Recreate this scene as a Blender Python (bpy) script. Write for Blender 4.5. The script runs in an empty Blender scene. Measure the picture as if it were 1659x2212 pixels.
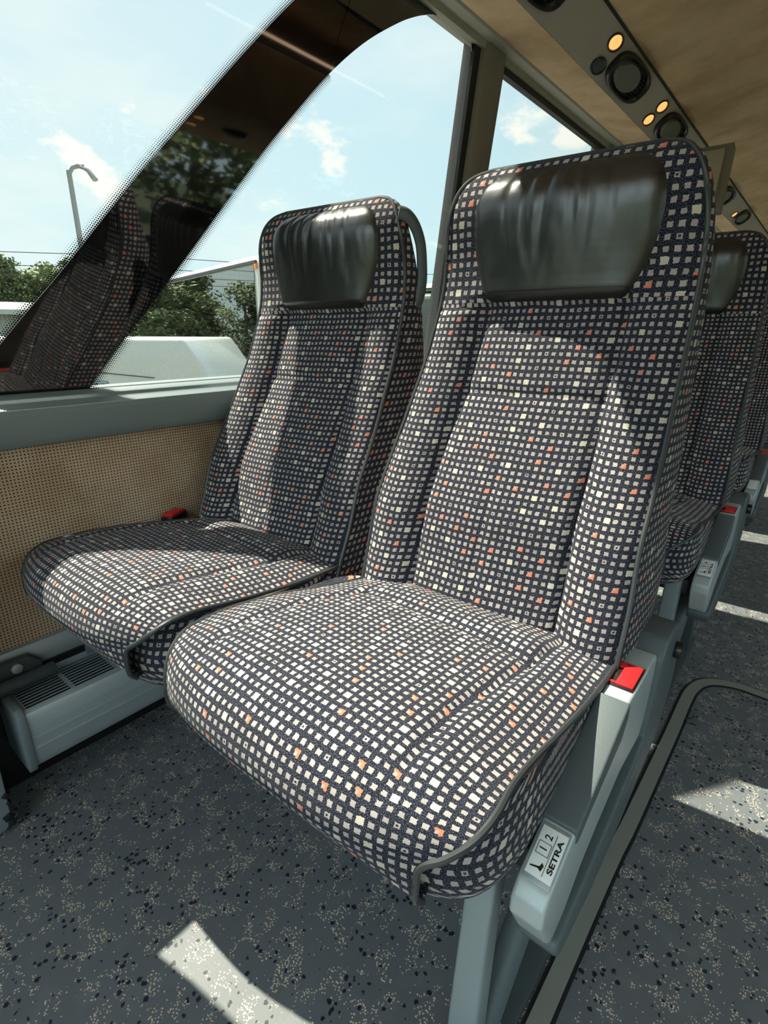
import bpy, bmesh, math, random
from mathutils import Vector, Matrix
random.seed(7)
PI = math.pi
sc = bpy.context.scene
COL = sc.collection
H = 0.88            # eye height
FZ = 0.0          # height of the coach floor

# ------------------------------------------------------------------ camera
cam_d = bpy.data.cameras.new('camera'); cam = bpy.data.objects.new('camera', cam_d); COL.objects.link(cam)
cam_d.sensor_fit = 'VERTICAL'; cam_d.sensor_height = 36.0; cam_d.lens = 1139.6 * 36.0 / 2212.0
cam_d.clip_start = 0.02; cam_d.clip_end = 2000
_p, _w = math.radians(18.712), math.radians(39.12)
cam.location = (0, 0, H)
cam.rotation_euler = (PI / 2 - _p, 0, _w)
sc.camera = cam
# ------------------------------------------------------------------ view
sc.view_settings.view_transform = 'Standard'; sc.view_settings.look = 'None'
sc.view_settings.gamma = 1.0; sc.view_settings.use_curve_mapping = False
sc.view_settings.exposure = 0.12
sc.cycles.use_denoising = True
sc.cycles.max_bounces = 10; sc.cycles.transparent_max_bounces = 24
sc.cycles.diffuse_bounces = 5; sc.cycles.glossy_bounces = 4
sc.cycles.caustics_reflective = False; sc.cycles.caustics_refractive = False
sc.cycles.sample_clamp_indirect = 6.0
# light strengths
SKY = 3.3
SUN = 37.0
SUN_DIR = Vector((1.0, 0.07, -1.53)).normalized()     # direction the light travels

# ------------------------------------------------------------------ node helper
class NT:
    def __init__(s, tree): s.t = tree; s.n = tree.nodes; s.l = tree.links
    def new(s, typ, **kw):
        n = s.n.new(typ)
        for k, v in kw.items(): setattr(n, k, v)
        return n
    def put(s, sock, v):
        if hasattr(v, 'is_linked') or isinstance(v, bpy.types.NodeSocket): s.l.new(v, sock)
        else:
            if isinstance(v, (tuple, list)) and len(v) == 3 and sock.type == 'RGBA': v = (*v, 1)
            sock.default_value = v
    def m(s, op, a, b=None, c=None):
        n = s.new('ShaderNodeMath', operation=op); s.put(n.inputs[0], a)
        if b is not None: s.put(n.inputs[1], b)
        if c is not None: s.put(n.inputs[2], c)
        return n.outputs[0]
    def v(s, op, a, b=None):
        n = s.new('ShaderNodeVectorMath', operation=op); s.put(n.inputs[0], a)
        if b is not None: s.put(n.inputs[1], b)
        return n.outputs[0]
    def mix(s, f, a, b, blend='MIX'):
        n = s.new('ShaderNodeMix', data_type='RGBA', blend_type=blend)
        s.put(n.inputs[0], f); s.put(n.inputs[6], a); s.put(n.inputs[7], b)
        return n.outputs[2]
    def noise(s, vec, scale, detail=2.0, rough=0.5, dim='3D'):
        n = s.new('ShaderNodeTexNoise', noise_dimensions=dim); s.put(n.inputs['Vector'], vec)
        n.inputs['Scale'].default_value = scale; n.inputs['Detail'].default_value = detail; n.inputs['Roughness'].default_value = rough
        return n.outputs[0]
    def ramp(s, f, a, b):       # smooth 0..1 between a and b
        n = s.new('ShaderNodeMapRange', interpolation_type='SMOOTHSTEP'); s.put(n.inputs[0], f)
        n.inputs[1].default_value = a; n.inputs[2].default_value = b
        return n.outputs[0]

def srgb(r, g, b):
    f = lambda c: (c / 255 / 12.92) if c / 255 <= 0.04045 else ((c / 255 + 0.055) / 1.055) ** 2.4
    return (f(r), f(g), f(b))

def mat_base(name):
    m = bpy.data.materials.new(name); m.use_nodes = True
    t = NT(m.node_tree); b = m.node_tree.nodes['Principled BSDF']
    return m, t, b

def mat_plain(name, col, rough=0.5, metal=0.0, spec=0.5, var=0.06, vscale=14, bump=0.0, bscale=300, coat=0.0):
    m, t, b = mat_base(name)
    tc = t.new('ShaderNodeTexCoord').outputs['Object']
    n = t.noise(tc, vscale, 4)
    k = t.m('MULTIPLY_ADD', n, 2 * var, 1 - var)
    c = t.v('SCALE', col); t.put(c.node.inputs['Scale'], k)
    t.put(b.inputs['Base Color'], c)
    b.inputs['Roughness'].default_value = rough; b.inputs['Metallic'].default_value = metal
    b.inputs['Specular IOR Level'].default_value = spec; b.inputs['Coat Weight'].default_value = coat
    if bump:
        bn = t.new('ShaderNodeBump'); bn.inputs['Strength'].default_value = bump; bn.inputs['Distance'].default_value = 0.001
        t.put(bn.inputs['Height'], t.noise(tc, bscale, 3)); t.put(b.inputs['Normal'], bn.outputs[0])
    return m

# ------------------------------------------------------------------ world
world = bpy.data.worlds.new('sky'); sc.world = world; world.use_nodes = True
wt = NT(world.node_tree)
bg = world.node_tree.nodes['Background']
gd = wt.new('ShaderNodeTexCoord').outputs['Generated']
sx = wt.new('ShaderNodeSeparateXYZ'); wt.put(sx.inputs[0], gd)
elev = wt.m('MAXIMUM', sx.outputs['Z'], 0.0)
skyc = wt.mix(wt.ramp(elev, 0.0, 0.75), (0.66, 0.92, 0.96), (0.42, 0.74, 0.92))
# brighter, milkier towards the sun
dn = wt.new('ShaderNodeVectorMath', operation='DOT_PRODUCT'); wt.put(dn.inputs[0], gd); dn.inputs[1].default_value = tuple(-SUN_DIR)
glow = wt.m('POWER', wt.m('MAXIMUM', dn.outputs['Value'], 0.0), 2.0)
skyc = wt.mix(wt.m('MULTIPLY', glow, 0.75), skyc, (1.0, 1.0, 0.97))
# thin veils, stretched along the horizon
mp = wt.new('ShaderNodeMapping'); wt.put(mp.inputs[0], gd); mp.inputs['Scale'].default_value = (1.0, 1.4, 3.6); mp.inputs['Rotation'].default_value = (0.15, 0.1, 0.5)
veil = wt.ramp(wt.noise(mp.outputs[0], 1.9, 7, 0.52), 0.40, 0.66)
skyc = wt.mix(wt.m('MULTIPLY', veil, 0.62), skyc, (0.97, 1.02, 0.97))
# small cumulus low over the trees
mp2 = wt.new('ShaderNodeMapping'); wt.put(mp2.inputs[0], gd); mp2.inputs['Scale'].default_value = (1.0, 1.0, 2.0); mp2.inputs['Location'].default_value = (0.3, 0.1, 0.05)
cum = wt.ramp(wt.noise(mp2.outputs[0], 6.5, 6, 0.6), 0.565, 0.66)
low = wt.m('MULTIPLY', wt.ramp(elev, 0.10, 0.20), wt.m('SUBTRACT', 1.0, wt.ramp(elev, 0.30, 0.38)))
skyc = wt.mix(wt.m('MULTIPLY', cum, low), skyc, (1.12, 1.10, 1.0))
wt.put(bg.inputs['Color'], skyc); bg.inputs['Strength'].default_value = SKY
# ------------------------------------------------------------------ sun
sun_d = bpy.data.lights.new('sun', 'SUN'); sun = bpy.data.objects.new('sun', sun_d); COL.objects.link(sun)
sun_d.energy = SUN; sun_d.angle = math.radians(0.6); sun_d.color = (1.0, 0.93, 0.75)
sun.rotation_euler = SUN_DIR.to_track_quat('-Z', 'Y').to_euler()
sun.location = tuple(-SUN_DIR * 30)

# ------------------------------------------------------------------ mesh helpers
class MB:
    def __init__(s): s.v = []; s.f = []; s.uv = []
    def add(s, verts, faces, uvs=None):
        o = len(s.v); s.v += [tuple(p) for p in verts]
        for f in faces: s.f.append(tuple(i + o for i in f))
        s.uv += (list(uvs) if uvs else [(0, 0)] * len(verts))
    def grid(s, P, UV=None, closed=False):
        nr, nc = len(P), len(P[0]); vs = [p for r in P for p in r]
        uv = [q for r in UV for q in r] if UV else None
        fs = []
        for i in range(nr - 1):
            for j in range(nc - 1 if not closed else nc):
                a = i * nc + j; b = i * nc + (j + 1) % nc
                fs.append((a, b, b + nc, a + nc))
        s.add(vs, fs, uv)
    def box(s, c, d, rot=None):
        vs = []
        for z in (-1, 1):
            for y in (-1, 1):
                for x in (-1, 1):
                    p = Vector((x * d[0] / 2, y * d[1] / 2, z * d[2] / 2))
                    if rot: p = rot @ p
                    vs.append(p + Vector(c))
        s.add(vs, [(0, 2, 3, 1), (4, 5, 7, 6), (0, 1, 5, 4), (2, 6, 7, 3), (0, 4, 6, 2), (1, 3, 7, 5)])
    def box2(s, a, b):
        s.box([(a[i] + b[i]) / 2 for i in range(3)], [abs(b[i] - a[i]) for i in range(3)])
    def tube(s, pts, r, n=10, cap=True, flat=None, up=(0, 0, 1)):
        pts = [Vector(p) for p in pts]; rings = []
        up = Vector(up)
        for i, p in enumerate(pts):
            t = (pts[min(i + 1, len(pts) - 1)] - pts[max(i - 1, 0)]).normalized()
            u = t.cross(up)
            if u.length < 1e-3: u = t.cross(Vector((0, 1, 0)))
            u.normalize(); w = u.cross(t).normalized()
            if i and rings:
                pass
            rr = r[i] if isinstance(r, (list, tuple)) else r
            ru, rw = (rr, rr) if flat is None else (rr * flat[0], rr * flat[1])
            rings.append([p + u * (ru * math.cos(2 * PI * k / n)) + w * (rw * math.sin(2 * PI * k / n)) for k in range(n)])
        o = len(s.v); s.grid(rings, closed=True)
        if cap:
            s.f.append(tuple(o + k for k in range(n))[::-1]); m = o + (len(pts) - 1) * n
            s.f.append(tuple(m + k for k in range(n)))
    def cyl(s, a, b, r, n=20): s.tube([a, b], r, n)
    def prism(s, poly, x0, x1, axis=0):
        n = len(poly)
        def P(q, x):
            return (x, q[0], q[1]) if axis == 0 else ((q[0], x, q[1]) if axis == 1 else (q[0], q[1], x))
        vs = [P(q, x0) for q in poly] + [P(q, x1) for q in poly]
        fs = [tuple(range(n))[::-1], tuple(range(n, 2 * n))]
        for i in range(n): fs.append((i, (i + 1) % n, n + (i + 1) % n, n + i))
        s.add(vs, fs)
    def build(s, name, mat, parent=None, smooth=True, bevel=0.0, seg=2, angle=35, fix=True):
        me = bpy.data.meshes.new(name); me.from_pydata(s.v, [], s.f)
        uvl = me.uv_layers.new(name='UVMap')
        for lp in me.loops: uvl.data[lp.index].uv = s.uv[lp.vertex_index]
        if fix:
            bm = bmesh.new(); bm.from_mesh(me); bmesh.ops.recalc_face_normals(bm, faces=bm.faces)
            if bevel:
                es = [e for e in bm.edges if len(e.link_faces) == 2 and e.calc_face_angle(0) > math.radians(25)]
                bmesh.ops.bevel(bm, geom=es, offset=bevel, segments=seg, profile=0.5, affect='EDGES', clamp_overlap=True)
            bm.to_mesh(me); bm.free()
        if smooth:
            me.polygons.foreach_set('use_smooth', [True] * len(me.polygons))
            me.set_sharp_from_angle(angle=math.radians(angle))
        me.materials.append(mat)
        o = bpy.data.objects.new(name, me); COL.objects.link(o)
        if parent: o.parent = parent
        return o

def tag(o, label=None, cat=None, group=None, kind=None):
    if label: o['label'] = label
    if cat: o['category'] = cat
    if group: o['group'] = group
    if kind: o['kind'] = kind
    return o
def empty(name, loc=(0, 0, 0)):
    o = bpy.data.objects.new(name, None); COL.objects.link(o); o.location = loc; o.empty_display_size = 0.1
    return o
def copy_tree(o, parent=None, skip=()):
    c = o.copy(); COL.objects.link(c); c.parent = parent
    for ch in [x for x in bpy.data.objects if x.parent == o]:
        if ch.name.split('.')[0] in skip: continue
        copy_tree(ch, c)
    return c
def interp(tab, x):
    if x <= tab[0][0]: return tab[0][1]
    for (a, p), (b, q) in zip(tab[:-1], tab[1:]):
        if x <= b:
            t = (x - a) / (b - a)
            return p + (q - p) * t
    return tab[-1][1]
def smooth_tab(tab, n=3):      # densify with a Catmull-Rom spline
    out = []
    m = len(tab)
    for i in range(m - 1):
        p0 = tab[max(i - 1, 0)]; p1 = tab[i]; p2 = tab[i + 1]; p3 = tab[min(i + 2, m - 1)]
        for k in range(n):
            t = k / n
            out.append(tuple(0.5 * ((2 * p1[j]) + (-p0[j] + p2[j]) * t + (2 * p0[j] - 5 * p1[j] + 4 * p2[j] - p3[j]) * t * t + (-p0[j] + 3 * p1[j] - 3 * p2[j] + p3[j]) * t ** 3) for j in range(len(p1))))
    out.append(tuple(tab[-1])); return out
def gauss(x, w): return math.exp(-(x / w) ** 2)

# ------------------------------------------------------------------ materials
def mat_fabric():
    m, t, b = mat_base('seat_fabric')
    uv = t.new('ShaderNodeUVMap').outputs[0]
    px, py = 0.0107, 0.0113
    thread = t.noise(t.v('MULTIPLY', uv, (1.0, 0.5, 1)), 1500, 1)
    wob = t.new('ShaderNodeTexNoise'); t.put(wob.inputs['Vector'], uv); wob.inputs['Scale'].default_value = 24; wob.inputs['Detail'].default_value = 1
    off = t.v('SCALE', t.v('SUBTRACT', wob.outputs['Color'], (0.5, 0.5, 0.5))); off.node.inputs['Scale'].default_value = 0.0034
    q = t.v('MULTIPLY', t.v('ADD', uv, off), (1 / px, 1 / py, 0))
    cell = t.v('FLOOR', q)
    cs = t.new('ShaderNodeSeparateXYZ'); t.put(cs.inputs[0], cell)
    wn = t.new('ShaderNodeTexWhiteNoise', noise_dimensions='2D'); t.put(wn.inputs['Vector'], cell); r = wn.outputs['Value']
    wn2 = t.new('ShaderNodeTexWhiteNoise', noise_dimensions='2D'); t.put(wn2.inputs['Vector'], t.v('ADD', cell, (31.7, 11.3, 0)))
    r2 = wn2.outputs['Value']
    lt = lambda a, c: t.m('LESS_THAN', a, c)
    gt = lambda a, c: t.m('GREATER_THAN', a, c)
    AND = lambda a, c: t.m('MULTIPLY', a, c)
    # the odd squares sit on a slanting lattice
    lat = t.m('FLOORED_MODULO', t.m('ADD', t.m('MULTIPLY_ADD', cs.outputs[1], 3.0, cs.outputs[0]), 0.5), 7.0)
    special = lt(lat, 1.0)
    fr = t.v('SUBTRACT', t.v('FRACTION', q), (0.5, 0.5, 0))
    s = t.new('ShaderNodeSeparateXYZ'); t.put(s.inputs[0], fr)
    jit = t.m('MULTIPLY', t.m('SUBTRACT', t.noise(uv, 420, 2), 0.5), 0.22)
    ax = t.m('ABSOLUTE', s.outputs[0]); ay = t.m('MULTIPLY', t.m('ABSOLUTE', s.outputs[1]), 1.06)
    d = t.m('ADD', t.m('MAXIMUM', ax, ay), jit)
    cream = AND(special, lt(r, 0.36))
    orange = AND(special, AND(gt(r, 0.36), lt(r, 0.66)))
    hollow = AND(special, gt(r, 0.66))
    size = t.m('MULTIPLY_ADD', r2, 0.04, 0.242)
    sq = lt(d, size)
    sqc = AND(cream, lt(d, 0.37))
    lsh = t.m('MAXIMUM', gt(t.m('ADD', s.outputs[0], jit), 0.05), lt(t.m('ADD', s.outputs[1], jit), -0.10))
    osq = AND(AND(orange, lt(d, 0.35)), lsh)
    hole = AND(hollow, lt(d, 0.11))
    mask = t.m('MAXIMUM', AND(sq, t.m('SUBTRACT', 1.0, hole)), sqc)
    navy = t.mix(t.ramp(thread, 0.52, 0.66), (0.006, 0.008, 0.020), (0.125, 0.130, 0.155))
    sqcol = t.mix(r2, (0.35, 0.305, 0.30), (0.45, 0.395, 0.38))
    sqcol = t.mix(cream, sqcol, (0.60, 0.545, 0.45))
    su = t.new('ShaderNodeSeparateXYZ'); t.put(su.inputs[0], uv)
    rib = t.m('MULTIPLY_ADD', t.m('SINE', t.m('MULTIPLY', su.outputs[0], 2 * PI / 0.00135)), 0.16, 0.96)
    sc_ = t.v('SCALE', sqcol); t.put(sc_.node.inputs['Scale'], rib)
    col = t.mix(mask, navy, sc_)
    col = t.mix(osq, col, (0.72, 0.20, 0.11))
    t.put(b.inputs['Base Color'], col)
    b.inputs['Roughness'].default_value = 0.95; b.inputs['Specular IOR Level'].default_value = 0.2
    b.inputs['Sheen Weight'].default_value = 0.06; b.inputs['Sheen Roughness'].default_value = 0.5
    bn = t.new('ShaderNodeBump'); bn.inputs['Strength'].default_value = 0.35; bn.inputs['Distance'].default_value = 0.0012
    t.put(bn.inputs['Height'], t.m('ADD', t.m('MULTIPLY', mask, 0.3), thread)); t.put(b.inputs['Normal'], bn.outputs[0])
    return m

def mat_leather():
    m, t, b = mat_base('black_leather')
    uv = t.new('ShaderNodeUVMap').outputs[0]
    mp = t.new('ShaderNodeMapping'); t.put(mp.inputs[0], uv); mp.inputs['Scale'].default_value = (1, 0.40, 1)
    w = t.noise(mp.outputs[0], 17, 2, 0.45)
    su = t.new('ShaderNodeSeparateXYZ'); t.put(su.inputs[0], uv)
    w = t.m('MULTIPLY', w, t.ramp(su.outputs[1], 0.03, 0.13))
    g = t.noise(uv, 500, 3)
    b1 = t.new('ShaderNodeBump'); b1.inputs['Strength'].default_value = 0.55; b1.inputs['Distance'].default_value = 0.012; t.put(b1.inputs['Height'], w)
    b2 = t.new('ShaderNodeBump'); b2.inputs['Strength'].default_value = 0.07; b2.inputs['Distance'].default_value = 0.0008; t.put(b2.inputs['Height'], g); t.put(b2.inputs['Normal'], b1.outputs[0])
    t.put(b.inputs['Normal'], b2.outputs[0])
    b.inputs['Base Color'].default_value = (0.0135, 0.0142, 0.0155, 1)
    t.put(b.inputs['Roughness'], t.m('MULTIPLY_ADD', t.noise(uv, 9, 2), 0.12, 0.23))
    b.inputs['Specular IOR Level'].default_value = 0.85
    return m

def mat_floor():
    m, t, b = mat_base('speckled_floor')
    tc = t.new('ShaderNodeTexCoord').outputs['Object']
    base = t.mix(t.noise(tc, 3.0, 3), (0.108, 0.118, 0.128), (0.145, 0.154, 0.162))
    # large soft lighter scuffs
    base = t.mix(t.m('MULTIPLY', t.ramp(t.noise(tc, 22, 4), 0.5, 0.75), 0.35), base, (0.18, 0.195, 0.20))
    # dark chips
    v = t.new('ShaderNodeTexVoronoi', feature='F1'); 
    wp = t.new('ShaderNodeTexNoise'); t.put(wp.inputs['Vector'], tc); wp.inputs['Scale'].default_value = 170
    wv = t.v('SCALE', t.v('SUBTRACT', wp.outputs['Color'], (0.5, 0.5, 0.5))); wv.node.inputs['Scale'].default_value = 0.006
    t.put(v.inputs['Vector'], t.v('ADD', tc, wv)); v.inputs['Scale'].default_value = 105
    cs = t.new('ShaderNodeSeparateColor'); t.put(cs.inputs[0], v.outputs['Color'])
    cl = t.ramp(t.noise(tc, 14, 2), 0.38, 0.62)
    chip = t.m('MULTIPLY', t.m('LESS_THAN', v.outputs['Distance'], t.m('MULTIPLY_ADD', cs.outputs[1], 0.18, 0.24)), t.m('LESS_THAN', cs.outputs[0], t.m('MULTIPLY_ADD', cl, 0.34, 0.10)))
    # tan dots in clusters
    v2 = t.new('ShaderNodeTexVoronoi', feature='F1'); t.put(v2.inputs['Vector'], tc); v2.inputs['Scale'].default_value = 330
    c2 = t.new('ShaderNodeSeparateColor'); t.put(c2.inputs[0], v2.outputs['Color'])
    cl2 = t.ramp(t.noise(t.v('ADD', tc, (5.2, 1.3, 0)), 32, 2), 0.50, 0.58)
    dot = t.m('MULTIPLY', t.m('LESS_THAN', v2.outputs['Distance'], 0.38), t.m('LESS_THAN', c2.outputs[0], t.m('MULTIPLY_ADD', cl2, 0.72, 0.03)))
    tan = t.mix(c2.outputs[1], (0.66, 0.47, 0.30), (0.64, 0.60, 0.50))
    col = t.mix(dot, base, tan); col = t.mix(chip, col, (0.012, 0.015, 0.028))
    t.put(b.inputs['Base Color'], col)
    t.put(b.inputs['Roughness'], t.m('MULTIPLY_ADD', t.noise(tc, 9, 4), 0.2, 0.42)); b.inputs['Specular IOR Level'].default_value = 0.4
    bn = t.new('ShaderNodeBump'); bn.inputs['Strength'].default_value = 0.15; bn.inputs['Distance'].default_value = 0.001
    t.put(bn.inputs['Height'], t.noise(tc, 260, 3)); t.put(b.inputs['Normal'], bn.outputs[0])
    return m

def mat_weave():
    m, t, b = mat_base('tan_woven_panel')
    tc = t.new('ShaderNodeTexCoord').outputs['Object']
    q = t.v('MULTIPLY', tc, (0, 1 / 0.0062, 1 / 0.0062))
    f = t.v('SUBTRACT', t.v('FRACTION', q), (0, 0.5, 0.5))
    s = t.new('ShaderNodeSeparateXYZ'); t.put(s.inputs[0], f)
    d = t.m('ADD', t.m('MAXIMUM', t.m('ABSOLUTE', s.outputs[1]), t.m('ABSOLUTE', s.outputs[2])), t.m('MULTIPLY', t.m('SUBTRACT', t.noise(tc, 500, 2), 0.5), 0.16))
    hole = t.m('LESS_THAN', d, 0.22)
    base = t.mix(t.ramp(t.noise(tc, 9, 6, 0.6), 0.3, 0.7), (0.54, 0.385, 0.262), (0.71, 0.545, 0.405))
    base = t.mix(t.m('MULTIPLY', t.ramp(t.noise(t.v('ADD', tc, (3, 3, 3)), 5, 5, 0.65), 0.56, 0.72), 0.35), base, (0.22, 0.15, 0.10))
    col = t.mix(hole, base, (0.085, 0.055, 0.035))
    t.put(b.inputs['Base Color'], col); b.inputs['Roughness'].default_value = 0.95; b.inputs['Specular IOR Level'].default_value = 0.15
    bn = t.new('ShaderNodeBump'); bn.inputs['Strength'].default_value = 0.5; bn.inputs['Distance'].default_value = 0.001; bn.invert = True
    t.put(bn.inputs['Height'], hole); t.put(b.inputs['Normal'], bn.outputs[0])
    return m

def mat_suede():
    m, t, b = mat_base('tan_ceiling_cloth')
    tc = t.new('ShaderNodeTexCoord').outputs['Object']
    mp = t.new('ShaderNodeMapping'); t.put(mp.inputs[0], tc); mp.inputs['Scale'].default_value = (1.0, 1.3, 1)
    n = t.noise(mp.outputs[0], 4, 8, 0.68)
    col = t.mix(t.ramp(n, 0.28, 0.72), (0.46, 0.325, 0.20), (0.66, 0.495, 0.33))
    t.put(b.inputs['Base Color'], col); b.inputs['Roughness'].default_value = 1.0; b.inputs['Specular IOR Level'].default_value = 0.1
    bn = t.new('ShaderNodeBump'); bn.inputs['Strength'].default_value = 0.25; bn.inputs['Distance'].default_value = 0.004
    t.put(bn.inputs['Height'], n); t.put(b.inputs['Normal'], bn.outputs[0])
    return m

def mat_glass(name, tint, refl=0.045):
    m = bpy.data.materials.new(name); m.use_nodes = True; t = NT(m.node_tree)
    out = m.node_tree.nodes['Material Output']; m.node_tree.nodes.remove(m.node_tree.nodes['Principled BSDF'])
    tr = t.new('ShaderNodeBsdfTransparent'); tr.inputs[0].default_value = (*[math.sqrt(c) for c in tint], 1)
    gl = t.new('ShaderNodeBsdfGlossy'); gl.inputs['Roughness'].default_value = 0.0; gl.inputs['Color'].default_value = (1, 1, 1, 1)
    lw = t.new('ShaderNodeLayerWeight'); lw.inputs['Blend'].default_value = 0.5
    f = t.m('MULTIPLY_ADD', t.m('POWER', lw.outputs['Facing'], 5.0), 0.9, refl)
    mx = t.new('ShaderNodeMixShader'); t.put(mx.inputs[0], f)
    t.l.new(tr.outputs[0], mx.inputs[1]); t.l.new(gl.outputs[0], mx.inputs[2]); t.l.new(mx.outputs[0], out.inputs['Surface'])
    return m

def mat_emit(name, col, strength):
    m, t, b = mat_base(name)
    tc = t.new('ShaderNodeTexCoord').outputs['Object']
    b.inputs['Base Color'].default_value = (*col, 1)
    t.put(b.inputs['Emission Color'], t.mix(t.noise(tc, 60, 2), tuple(c * 0.7 for c in col), col)); b.inputs['Emission Strength'].default_value = strength
    b.inputs['Roughness'].default_value = 0.3
    return m

def mat_foliage(name, a, c):
    m, t, b = mat_base(name)
    oi = t.new('ShaderNodeObjectInfo').outputs['Random']
    tc = t.new('ShaderNodeTexCoord').outputs['Object']
    col = t.mix(t.ramp(t.noise(tc, 0.9, 4), 0.35, 0.65), a, c)
    k = t.v('SCALE', col); t.put(k.node.inputs['Scale'], t.m('MULTIPLY_ADD', oi, 0.5, 0.75))
    t.put(b.inputs['Base Color'], k); b.inputs['Roughness'].default_value = 0.7
    return m

M = {}
M['fabric'] = mat_fabric(); M['leather'] = mat_leather(); M['floor'] = mat_floor(); M['weave'] = mat_weave(); M['suede'] = mat_suede()
M['piping'] = mat_plain('dark_vinyl_piping', (0.030, 0.034, 0.038), 0.42, spec=0.6)
M['grey'] = mat_plain('blue_grey_plastic', (0.155, 0.185, 0.200), 0.48, bump=0.25, bscale=900)
M['darkgrey'] = mat_plain('dark_grey_plastic', (0.085, 0.105, 0.115), 0.5, bump=0.25, bscale=900)
M['shell'] = mat_plain('charcoal_plastic', (0.055, 0.068, 0.072), 0.5)
M['silver'] = mat_plain('silver_plastic', (0.42, 0.47, 0.48), 0.36, metal=0.15, bump=0.2, bscale=1200)
M['leg'] = mat_plain('painted_steel', (0.22, 0.265, 0.285), 0.42, bump=0.1)
M['black'] = mat_plain('black_plastic', (0.012, 0.012, 0.013), 0.35)
M['rubber'] = mat_plain('black_rubber', (0.010, 0.011, 0.012), 0.55)
M['red'] = mat_plain('red_plastic', (0.62, 0.018, 0.022), 0.35)
M['ledge'] = mat_plain('grey_ledge_paint', (0.20, 0.245, 0.26), 0.42, bump=0.15, bscale=500)
M['trim'] = mat_plain('grey_green_trim', (0.355, 0.345, 0.30), 0.55, bump=0.1)
M['psu'] = mat_plain('grey_console', (0.43, 0.405, 0.375), 0.55, bump=0.15, bscale=600)
M['pillar'] = mat_plain('pillar_grey', (0.225, 0.205, 0.205), 0.55, bump=0.2, bscale=500)
M['alu'] = mat_plain('brushed_aluminium', (0.40, 0.45, 0.48), 0.42, metal=0.55, bump=0.1)
M['strip'] = mat_plain('floor_strip', (0.23, 0.23, 0.205), 0.5, bump=0.2)
M['frit'] = mat_plain('black_glass_print', (0.006, 0.006, 0.007), 0.03, spec=1.0, var=0.0)
M['glass'] = mat_glass('tinted_window_glass', (0.268, 0.282, 0.282), 0.018)
M['clear'] = mat_glass('clear_window_glass', (0.68, 0.70, 0.70), 0.03)
M['white'] = mat_plain('white_coach_paint', (0.62, 0.64, 0.60), 0.3, coat=0.4)
M['busglass'] = mat_plain('dark_coach_glass', (0.30, 0.33, 0.31), 0.015, metal=1.0, var=0.0)
M['lamp_on'] = mat_emit('amber_reading_lamp', (1.0, 0.40, 0.12), 1.5)
M['screenframe'] = mat_plain('monitor_frame_grey', (0.27, 0.255, 0.25), 0.5)
M['dial'] = mat_plain('dial_grey', (0.17, 0.175, 0.165), 0.5)
M['tube'] = mat_emit('warm_strip', (1.0, 0.66, 0.42), 3.5)
M['label'] = mat_plain('white_label', (0.82, 0.85, 0.84), 0.35)
M['ink'] = mat_plain('black_ink', (0.01, 0.01, 0.01), 0.5)
M['screen'] = mat_plain('pale_grey_plastic', (0.50, 0.475, 0.425), 0.45)
M['asphalt'] = mat_plain('asphalt', (0.30, 0.30, 0.28), 0.9, vscale=1.5, var=0.25)
M['grass'] = mat_plain('grass', (0.035, 0.045, 0.018), 0.95, vscale=0.5, var=0.4)
M['bark'] = mat_plain('bark', (0.14, 0.11, 0.08), 0.9)
M['leafA'] = mat_foliage('pine_needles', (0.10, 0.135, 0.055), (0.27, 0.31, 0.15))
M['pole'] = mat_plain('galvanised_pole', (0.30, 0.30, 0.29), 0.6)
M['metalwall'] = mat_plain('corrugated_wall', (0.50, 0.50, 0.47), 0.6)
M['amber'] = mat_plain('amber_marker', (0.8, 0.22, 0.03), 0.4)

def struct(o): o['kind'] = 'structure'; return o

# ================================================================== THE COACH INTERIOR
Y0, Y1 = -1.5, 8.2
def gx(z): return -1.15 + 0.139 * (z - H + 0.1)       # window plane leans inwards with height
WX = -1.125

b = MB(); b.box2((-1.2, Y0, -0.06), (1.45, Y1, FZ)); struct(b.build('floor', M['floor'], smooth=False))
# left wall: woven cloth panel
b = MB(); b.box2((-1.20, Y0, 0.0), (WX, Y1, 0.70)); struct(b.build('wall_left', M['weave'], smooth=False))
# window ledge
led = [(-1.215, 0.775), (-1.135, 0.774), (-1.118, 0.768), (-1.112, 0.760), (-1.106, 0.757), (-1.090, 0.752), (-1.086, 0.742), (-1.092, 0.70), (-1.102, 0.684), (-1.120, 0.680), (-1.215, 0.68)]
b = MB(); b.prism(led, Y0, Y1, axis=1); struct(b.build('trim_1', M['ledge'], bevel=0.0015))
# aluminium rail below the cloth panel
b = MB(); b.box2((-1.13, Y0, 0.252), (-1.112, Y1, 0.298)); b.box2((-1.13, Y0, 0.238), (-1.122, Y1, 0.252)); b.box2((-1.13, Y0, 0.215), (-1.106, Y1, 0.238))
struct(b.build('trim_2', M['alu'], bevel=0.0012))
b = MB(); b.box2((-1.13, Y0, FZ), (-1.121, Y1, 0.215)); struct(b.build('baseboard_left', M['black'], smooth=False))

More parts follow.
